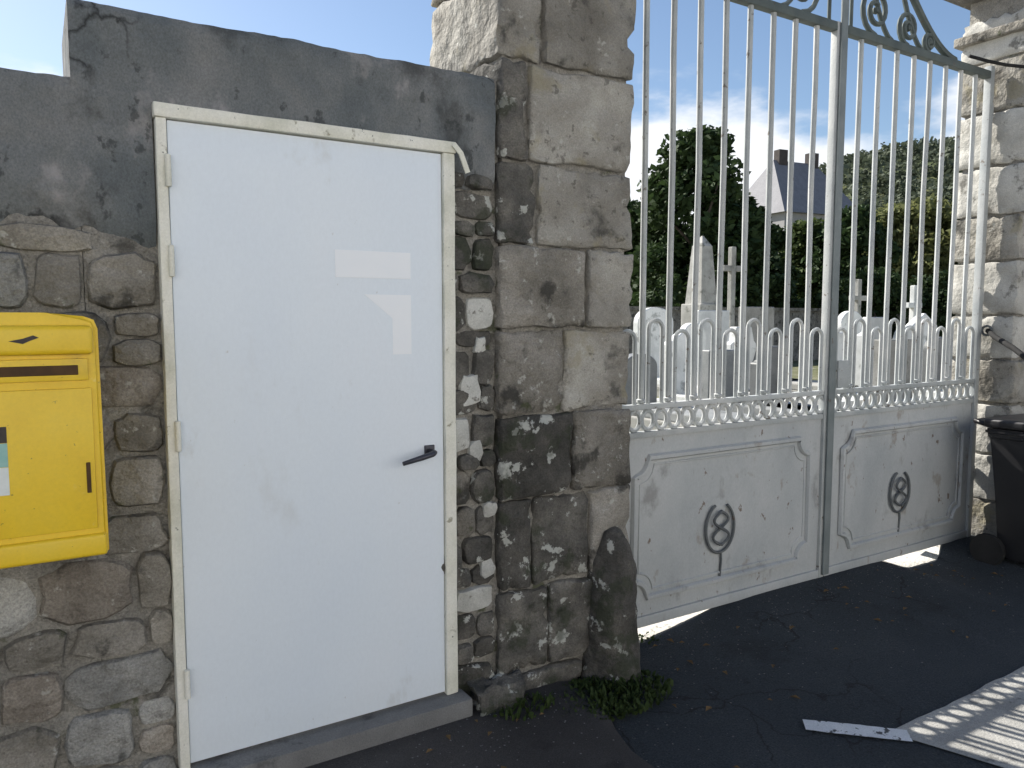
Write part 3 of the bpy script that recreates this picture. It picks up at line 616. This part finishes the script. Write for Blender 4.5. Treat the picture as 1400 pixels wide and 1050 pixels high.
tube(bm, cp, 0.011, 6); tag(obj('cable', bm, M['rubber'], None, True), 'black cable strung from the gate top across the right pillar', 'cable')
HK = thing('gate_hook', 'dark iron hold-back hook on the right pillar', 'hook', (5.19, 2.60, 1.41))
bm = bmesh.new(); tube(bm, [(5.20, 2.60, 1.42), (5.12, 2.52, 1.385), (5.02, 2.36, 1.32), (4.94, 2.22, 1.245), (4.92, 2.18, 1.22), (4.93, 2.15, 1.25)], 0.017, 8); obj('shank', bm, M['rubber'], HK, True)
bm = bmesh.new(); tube(bm, [(5.185 + 0.0, 2.60 + 0.03 * math.cos(R(d)), 1.42 + 0.03 * math.sin(R(d))) for d in range(0, 360, 30)], 0.008, 6, True); obj('eye', bm, M['iron'], HK, True)
# wheeled bin
BIN = thing('wheeled_bin', 'black wheeled bin with a glossy lid, at the right edge before the pillar', 'bin', (5.08, 2.12, 0))
bm = bmesh.new(); lv = [(0.20, 0.06), (0.225, 0.45), (0.255, 0.80), (0.275, 0.81), (0.275, 0.845)]
rings = [[bm.verts.new(p) for p in ((5.08-o, 2.12-o, z), (5.08+o, 2.12-o, z), (5.08+o, 2.12+o, z), (5.08-o, 2.12+o, z))] for o, z in lv]
for A, B in zip(rings, rings[1:]):
    for k in range(4): bm.faces.new((A[k], A[(k+1) % 4], B[(k+1) % 4], B[k]))
bm.faces.new(rings[0]); bm.faces.new(rings[-1]); bmesh.ops.bevel(bm, geom=bm.edges[:], offset=0.012, segments=2, affect='EDGES'); obj('tub', bm, M['black'], BIN, True, angle=40)
LID = obj('lid', bbox(4.795, 5.365, 1.835, 2.40, 0.850, 0.905, 0.020, 3), M['black'], BIN, True, angle=40)
bm = bmesh.new(); tube(bm, [(4.85, 2.40, 0.86), (4.85, 2.47, 0.875), (5.31, 2.47, 0.875), (5.31, 2.40, 0.86)], 0.014, 8); obj('handle', bm, M['black'], BIN, True)
for x in (4.845, 5.315):
    bm = bmesh.new(); lathe(bm, [(0.03, -0.022), (0.095, -0.02), (0.10, 0), (0.095, 0.02), (0.03, 0.022)], 22)
    bmesh.ops.rotate(bm, verts=bm.verts, cent=(0, 0, 0), matrix=Matrix.Rotation(R(90), 3, 'Y')); bmesh.ops.translate(bm, verts=bm.verts, vec=(x, 2.36, 0.102)); obj('wheel', bm, M['rubber'], BIN, True, angle=40)

# ------------------------------------------------------------------ cemetery
def headstone(u, dist, w, h, label, m='marble', shape='arch', slab=True, th=0.16):
    x, y = spot(u, dist); t = thing('tomb', label, 'tomb', (x, y, 0), 'tombs behind the gate')
    if shape == 'arch': poly = [(-w/2, 0.2), (w/2, 0.2), (w/2, h * 0.82)] + [(w/2 * math.cos(R(d)), h * 0.82 + h * 0.18 * math.sin(R(d))) for d in range(15, 180, 15)] + [(-w/2, h * 0.82)]
    elif shape == 'gable': poly = [(-w/2, 0.2), (w/2, 0.2), (w/2, h * 0.85), (0, h), (-w/2, h * 0.85)]
    elif shape == 'shoulder': poly = [(-w/2, 0.2), (w/2, 0.2), (w/2, h * 0.8), (w * 0.36, h * 0.82), (w * 0.3, h), (-w * 0.3, h), (-w * 0.36, h * 0.82), (-w/2, h * 0.8)]
    else: poly = [(-w/2, 0.2), (w/2, 0.2), (w/2, h), (-w/2, h)]
    bm = bmesh.new(); prism(bm, poly, -th/2, th/2); bmesh.ops.bevel(bm, geom=bm.edges[:], offset=0.015, segments=1, affect='EDGES'); obj('headstone', bm, M[m], t, local=True)
    obj('base', bbox(-w/2 - 0.12, w/2 + 0.12, -0.2, 0.2, 0, 0.25, 0.02), M[m], t, local=True)
    if slab:
        obj('slab', bbox(-w/2 - 0.05, w/2 + 0.05, -2.1, -0.2, 0.22, 0.34, 0.02), M[m], t, local=True)
        obj('kerb', bbox(-w/2 - 0.12, w/2 + 0.12, -2.2, -0.205, -0.02, 0.219, 0.02), M['oldstone'], t, local=True)
    return t
headstone(893, 15.5, 0.95, 1.72, 'pale arched tomb nearest the left pillar behind the gate', 'marble', 'arch')
headstone(930, 12.0, 0.62, 1.30, 'small white gabled tomb seen low through the left gate leaf', 'marble', 'gable')
headstone(972, 16.0, 0.9, 1.66, 'white flat-topped tomb below the obelisk', 'marble', 'flat')
headstone(1033, 15.0, 0.86, 1.72, 'wide grey flat-topped tomb left of the meeting stiles', 'oldstone', 'flat')
headstone(1052, 10.5, 0.6, 1.12, 'low shouldered grey tomb near the meeting stiles', 'granite', 'shoulder')
headstone(872, 10.5, 0.6, 1.02, 'dark low tomb close behind the left pillar', 'granite', 'arch')
headstone(1160, 17.0, 0.8, 1.66, 'pale arched tomb just right of the meeting stiles', 'marble', 'arch')
headstone(1193, 13.5, 0.75, 1.52, 'pale shouldered tomb in the middle of the right gate leaf', 'marble', 'shoulder')
headstone(1222, 11.0, 0.85, 1.20, 'grey flat-topped tomb low in the right gate leaf', 'oldstone', 'flat')
headstone(1258, 15.0, 0.85, 1.60, 'pale gabled tomb beside the right pillar', 'marble', 'gable')
headstone(1282, 12.5, 0.6, 1.20, 'dark grey arched tomb beside the right pillar', 'granite', 'arch')
headstone(985, 11.0, 0.6, 1.05, 'dark grey low tomb before the stone cross', 'granite', 'flat')
headstone(945, 13.6, 0.55, 1.42, 'narrow white arched tomb between the gabled tomb and the obelisk', 'marble', 'arch')
headstone(1012, 12.6, 0.6, 1.36, 'white shouldered tomb right of the stone cross', 'marble', 'shoulder')
headstone(1140, 12.0, 0.5, 1.28, 'narrow pale flat-topped tomb touching the meeting stiles on their right', 'marble', 'flat')
headstone(1238, 13.4, 0.55, 1.38, 'narrow white arched tomb low beside the pale gabled one', 'marble', 'arch')
x, y = spot(957, 19.0); OB = thing('obelisk', 'grey stone obelisk monument before the dark tree', 'monument', (x, y, 0))
obj('plinth', bbox(-0.5, 0.5, -0.5, 0.5, 0, 1.0, 0.03), M['oldstone'], OB, local=True)
obj('die', bbox(-0.34, 0.34, -0.34, 0.34, 1.0, 1.85, 0.03), M['oldstone'], OB, local=True)
bm = bmesh.new(); lv = [(0.27, 1.85), (0.17, 3.25), (0.02, 3.5)]
rings = [[bm.verts.new(p) for p in ((-o, -o, z), (o, -o, z), (o, o, z), (-o, o, z))] for o, z in lv]
for A, B in zip(rings, rings[1:]):
    for k in range(4): bm.faces.new((A[k], A[(k+1) % 4], B[(k+1) % 4], B[k]))
bm.faces.new(rings[0]); bm.faces.new(rings[-1]); obj('shaft', bm, M['oldstone'], OB, local=True)
def cross(u, dist, h, arm, label, m='oldstone', th=0.13):
    x, y = spot(u, dist); t = thing('stone_cross', label, 'cross', (x, y, 0), 'crosses behind the gate')
    obj('plinth', bbox(-0.32, 0.32, -0.32, 0.32, 0, 0.8, 0.03), M[m], t, local=True)
    obj('shaft', bbox(-th/2, th/2, -th/2, th/2, 0.8, h, 0.02), M[m], t, local=True)
    for s in (-1, 1): 
        a, b = sorted((s * th / 2, s * arm)); obj('arm', bbox(a, b, -th/2 + .003, th/2 - .003, h - 0.55, h - 0.55 + th, 0.015), M[m], t, local=True)
cross(998, 17.5, 3.1, 0.30, 'tall grey stone cross right of the obelisk')
cross(1170, 20.0, 2.5, 0.30, 'grey stone cross seen through the right gate leaf')
cross(1246, 19.0, 2.3, 0.28, 'pale stone cross near the right pillar', 'marble')
# low back wall of the cemetery
bx, by = spot(1090, 27); bm = bmesh.new(); box(bm, -22, 22, -0.2, 0.2, 0, 1.75); box(bm, -22.05, 22.05, -0.27, 0.27, 1.75, 1.85)
o = obj('cemetery_wall', bm, M['rubble']); o.location = (bx, by, 0); tag(o, 'low pale wall closing the cemetery behind the tombs', 'wall')

# ------------------------------------------------------------------ trees, hedge, house, hill
def leaves(bm, centres, n, size, r_):
    for _ in range(n):
        c, rad = r_.choice(centres)
        d = Vector((r_.gauss(0, 1), r_.gauss(0, 1), r_.gauss(0, 1))).normalized() * rad * (r_.random() ** 0.4)
        p = c + Vector((d.x, d.y, d.z * 0.8)); s = size * r_.uniform(0.6, 1.3)
        a = Vector((r_.gauss(0, 1), r_.gauss(0, 1), r_.gauss(0, .6))).normalized(); b = a.cross(Vector((r_.gauss(0, 1), r_.gauss(0, 1), r_.gauss(0, 1)))).normalized()
        v = [bm.verts.new(p + q) for q in (-a * s, b * s * .55, a * s, -b * s * .55)]; bm.faces.new(v)
def tree(name, u, dist, h, wid, label, leaf, n=5000, size=0.13, seed=1, base=0.25, cone=0.0, group='trees behind the cemetery'):
    r_ = random.Random(seed); x, y = spot(u, dist); t = thing(name, label, 'tree', (x, y, 0), group)
    bm = bmesh.new(); tr = [(0.05 * r_.uniform(-1, 1) * k, 0.05 * r_.uniform(-1, 1) * k, h * 0.8 * k / 5) for k in range(6)]
    tube(bm, tr, [h * 0.022 * (1 - 0.15 * k) for k in range(6)], 8)
    cs = []
    for k in range(60):
        f = r_.random(); z = h * (base + (1 - base) * f); prof = math.sin(math.pi * min(1, 0.12 + 0.88 * f)) ** 0.6 * (1 - cone * f)
        a = r_.uniform(0, 6.28); d = wid / 2 * prof * math.sqrt(r_.random()) * 0.85; c = Vector((d * math.cos(a), d * math.sin(a), min(z, h * 0.93)))
        cs.append((c, wid * r_.uniform(0.13, 0.22)))
        if k % 3 == 0: tube(bm, [tr[min(4, int(f * 5))], tuple(c * 0.6 + Vector(tr[min(4, int(f * 5))]) * 0.4), tuple(c)], [h * 0.009, h * 0.006, h * 0.003], 5)
    obj('trunk', bm, M['bark'], t, True, local=True)
    bm = bmesh.new(); leaves(bm, cs, int(n * 1.7), size * 1.15, r_); obj('crown', bm, M[leaf], t, local=True)
tree('yew_tree', 952, 30, 8.6, 5.0, 'tall dark round-topped tree behind the obelisk', 'leaf_dark', 9000, 0.15, 11, 0.10)
tree('yew_tree', 900, 33, 7.2, 3.6, 'dark tree left of the tall one, beside the left pillar', 'leaf_dark', 7000, 0.15, 12, 0.10)
tree('yew_tree', 1000, 32, 6.6, 3.2, 'dark tree between the tall tree and the house', 'leaf_dark', 7000, 0.14, 13, 0.08)
tree('yew_tree', 1040, 36, 5.6, 3.4, 'dark low tree in front of the slate roofed house', 'leaf_dark', 7000, 0.15, 14, 0.06)
tree('yew_tree', 865, 36, 6.8, 3.8, 'dark tree half hidden by the left pillar', 'leaf_dark', 6000, 0.15, 15, 0.08)
tree('broadleaf_tree', 1100, 40, 6.4, 4.0, 'green tree behind the meeting stiles', 'leaf_mid', 7000, 0.16, 16, 0.08)
tree('broadleaf_tree', 1165, 38, 6.8, 4.2, 'dark green tree just right of the meeting stiles', 'leaf_dark', 7000, 0.16, 17, 0.08)
tree('broadleaf_tree', 1215, 43, 7.6, 4.6, 'olive green tree in the middle of the right gate leaf', 'leaf_olive', 7000, 0.17, 18, 0.06)
tree('broadleaf_tree', 1262, 42, 7.8, 4.6, 'olive green tree left of the right pillar', 'leaf_olive', 7000, 0.17, 19, 0.06)
tree('broadleaf_tree', 1312, 41, 7.6, 4.4, 'olive green tree behind the right pillar', 'leaf_olive', 6000, 0.17, 20, 0.06)
for i, (u, d, lab) in enumerate(((1150, 28, 'dark bush right behind the meeting stiles'), (1195, 27.8, 'dark bush below the olive trees'), (1240, 28.2, 'dark bush under the middle olive tree'), (1285, 28, 'dark bush next to the right pillar'),
                                 (1065, 28.4, 'dark bush left of the meeting stiles'), (1015, 28, 'dark bush right of the stone cross'), (905, 28, 'dark bush under the dark trees at the left pillar'))):
    r_ = random.Random(50 + i); x, y = spot(u, d); t = thing('bush', lab, 'bush', (x, y, 0), 'bushes along the back wall')
    cs = [(Vector((r_.uniform(-.8, .8), r_.uniform(-.5, .5), r_.uniform(0.4, 3.0))), r_.uniform(.35, .6)) for _ in range(20)]
    bm = bmesh.new(); tube(bm, [(0, 0, 0), (0.05, 0, 0.8), (0, 0.05, 1.8)], [0.07, 0.05, 0.02], 6); obj('stem', bm, M['bark'], t, True, local=True)
    bm = bmesh.new(); leaves(bm, cs, 3200, 0.11, r_); obj('foliage', bm, M['leaf_dark'], t, local=True)
# house with slate roof
x, y = spot(1078, 58); HS = thing('house', 'grey house with steep slate roof and chimneys behind the trees', 'house', (x, y, 0)); HS.rotation_euler = (0, 0, -TH + R(24))
W2, D2, HW, HR = 3.6, 3.0, 8.8, 13.0
bm = bmesh.new(); box(bm, -W2, W2, -D2, D2, 0, HW); obj('walls', bm, M['plaster'], HS, local=True)
bm = bmesh.new(); v = [bm.verts.new(p) for p in ((-W2-.3, -D2-.3, HW), (W2+.3, -D2-.3, HW), (W2+.3, D2+.3, HW), (-W2-.3, D2+.3, HW), (-W2+1.6, 0, HR), (W2-1.6, 0, HR))]
for f in ((0, 1, 5, 4), (2, 3, 4, 5), (3, 0, 4), (1, 2, 5), (0, 3, 2, 1)): bm.faces.new([v[i] for i in f])
ROOF = obj('roof', bm, M['slate'], HS, local=True)
for cx in (-1.3, 1.7): 
    ch = obj('chimney', bbox(cx - .4, cx + .4, -.3, .3, HR - 1.4, HR + 0.75, 0.03), M['brick'], ROOF, local=True)
for cx in (-2.2, 0, 2.2):
    for cz_ in (4.0, 6.9):
        wd = obj('window', bbox(cx - .55, cx + .55, -D2 - 0.06, -D2 + 0.02, cz_ - .75, cz_ + .75, 0.02), M['marble'], HS, local=True)
        obj('pane', bbox(cx - .42, cx + .42, -D2 - 0.075, -D2 - 0.05, cz_ - .62, cz_ + .62, 0.01, 1), M['glass'], wd, local=True)
# wooded hill
def hill_z(x, y):
    dx, dy = x - 345, y - 205
    h = 76 * math.exp(-((dx * 0.85 + dy * 0.5) / 130) ** 2 - ((dx * -0.5 + dy * 0.85) / 120) ** 2)
    return h + 2.0 * nz((x, y, 0), 0.012) * min(1, h / 20) - 2.5
sheet('hill', 90, 900, -250, 700, 0, M['field'], 60, 70, hill_z)
r_ = random.Random(99); bm = bmesh.new()
for _ in range(2600):
    x, y = r_.uniform(150, 440), r_.uniform(20, 400); z = hill_z(x, y)
    if z < 8: continue
    rad = r_.uniform(3.0, 5.5)
    leaves(bm, [(Vector((x, y, z + rad * 0.7)), rad)], 60, rad * 0.24, r_)
tag(obj('hill_wood', bm, M['leaf_far']), 'far wooded hillside beyond the right gate leaf', 'wood', kind='stuff')

# ------------------------------------------------------------------ the far side of the street, behind the camera, in full sun
def terrace(x0, w, h, label, col, seed):
    t = thing('terraced_house', label, 'house', (x0 + w / 2, -9.5, 0), 'houses across the street')
    mt = weathered('facade_render', [tuple(c * 0.93 for c in col), col], 0.8, 0.9, 0.3, 40, 0.01)
    bm = bmesh.new(); box(bm, -w/2, w/2, -7, 0, 0, h); obj('wall', bm, mt, t, local=True)
    bm = bmesh.new(); prism(bm, [(-7.3, h), (0.3, h), (-3.5, h + 3.0)], -w/2, w/2)
    bmesh.ops.rotate(bm, verts=bm.verts, cent=(0, 0, 0), matrix=Matrix.Rotation(R(90), 3, 'Z')); 
    bmesh.ops.translate(bm, verts=bm.verts, vec=(0, 0, 0)); obj('roof', bm, M['slate'], t, local=True)
    for cx in (-w * 0.3, w * 0.3):
        for cz_ in (1.6, 4.6):
            wd = obj('window', bbox(cx - .6, cx + .6, -0.02, 0.05, cz_ - .8, cz_ + .8, 0.02), M['marble'], t, local=True)
            obj('pane', bbox(cx - .5, cx + .5, 0.04, 0.06, cz_ - .7, cz_ + .7, 0.005, 1), M['glass'], wd, local=True)
    obj('door', bbox(-.5, .5, -0.02, 0.05, 0, 2.15, 0.02), M['bark'], t, local=True)
terrace(-19, 9, 6.8, 'white rendered terraced house across the street, leftmost of the row', (0.77, 0.76, 0.74), 1)
terrace(-10, 9, 7.2, 'cream rendered terraced house across the street facing the white door', (0.77, 0.75, 0.71), 2)
terrace(-1, 9, 6.9, 'pale rendered terraced house across the street facing the gate', (0.79, 0.785, 0.77), 3)
terrace(8, 9, 7.0, 'pale grey terraced house across the street, rightmost of the row', (0.76, 0.76, 0.75), 4)

# ------------------------------------------------------------------ grit and dead leaves swept along the wall foot
r_ = random.Random(5); bm = bmesh.new()
def pebble(x, y, z, q):
    v = [bm.verts.new((x + a * q * r_.uniform(.6, 1.2), y + b * q * r_.uniform(.6, 1.2), z + c_ * q * .6)) for a, b, c_ in ((-1,-1,0),(1,-1,0),(1,1,0),(-1,1,0),(0,0,1))]
    for f in ((0,1,4),(1,2,4),(2,3,4),(3,0,4)): bm.faces.new([v[k] for k in f])
for _ in range(900):
    x = r_.uniform(0.2, 5.0); y = 2.42 - abs(r_.gauss(0, 0.28)) + (0.17 if x > 2.15 else 0)
    pebble(x, y, 0.033 if x < 1.68 else apron(x, y) - 0.001, r_.uniform(0.0012, 0.0038))
tag(obj('grit', bm, M['concrete']), 'loose grit scattered along the wall and gate foot', 'grit', kind='stuff')
bm = bmesh.new()
for _ in range(70):
    x = r_.uniform(0.3, 5.0); y = 2.40 - abs(r_.gauss(0, 0.35)) + (0.15 if x > 2.15 else 0); z = (0.037 if x < 1.68 else apron(x, y) + 0.004)
    a = r_.uniform(0, 6.28); l = r_.uniform(0.010, 0.024); d = Vector((math.cos(a), math.sin(a), 0)) * l; e = Vector((-math.sin(a), math.cos(a), 0)) * l * 0.5; p = Vector((x, y, z))
    v = [bm.verts.new(q) for q in (p - d, p + e + Vector((0, 0, l * .4)), p + d, p - e + Vector((0, 0, l * .3)))]; bm.faces.new((v[0], v[1], v[2])); bm.faces.new((v[0], v[2], v[3]))
tag(obj('fallen_leaves', bm, M['deadleaf']), 'dry brown leaves scattered on the tarmac', 'leaves', kind='stuff')
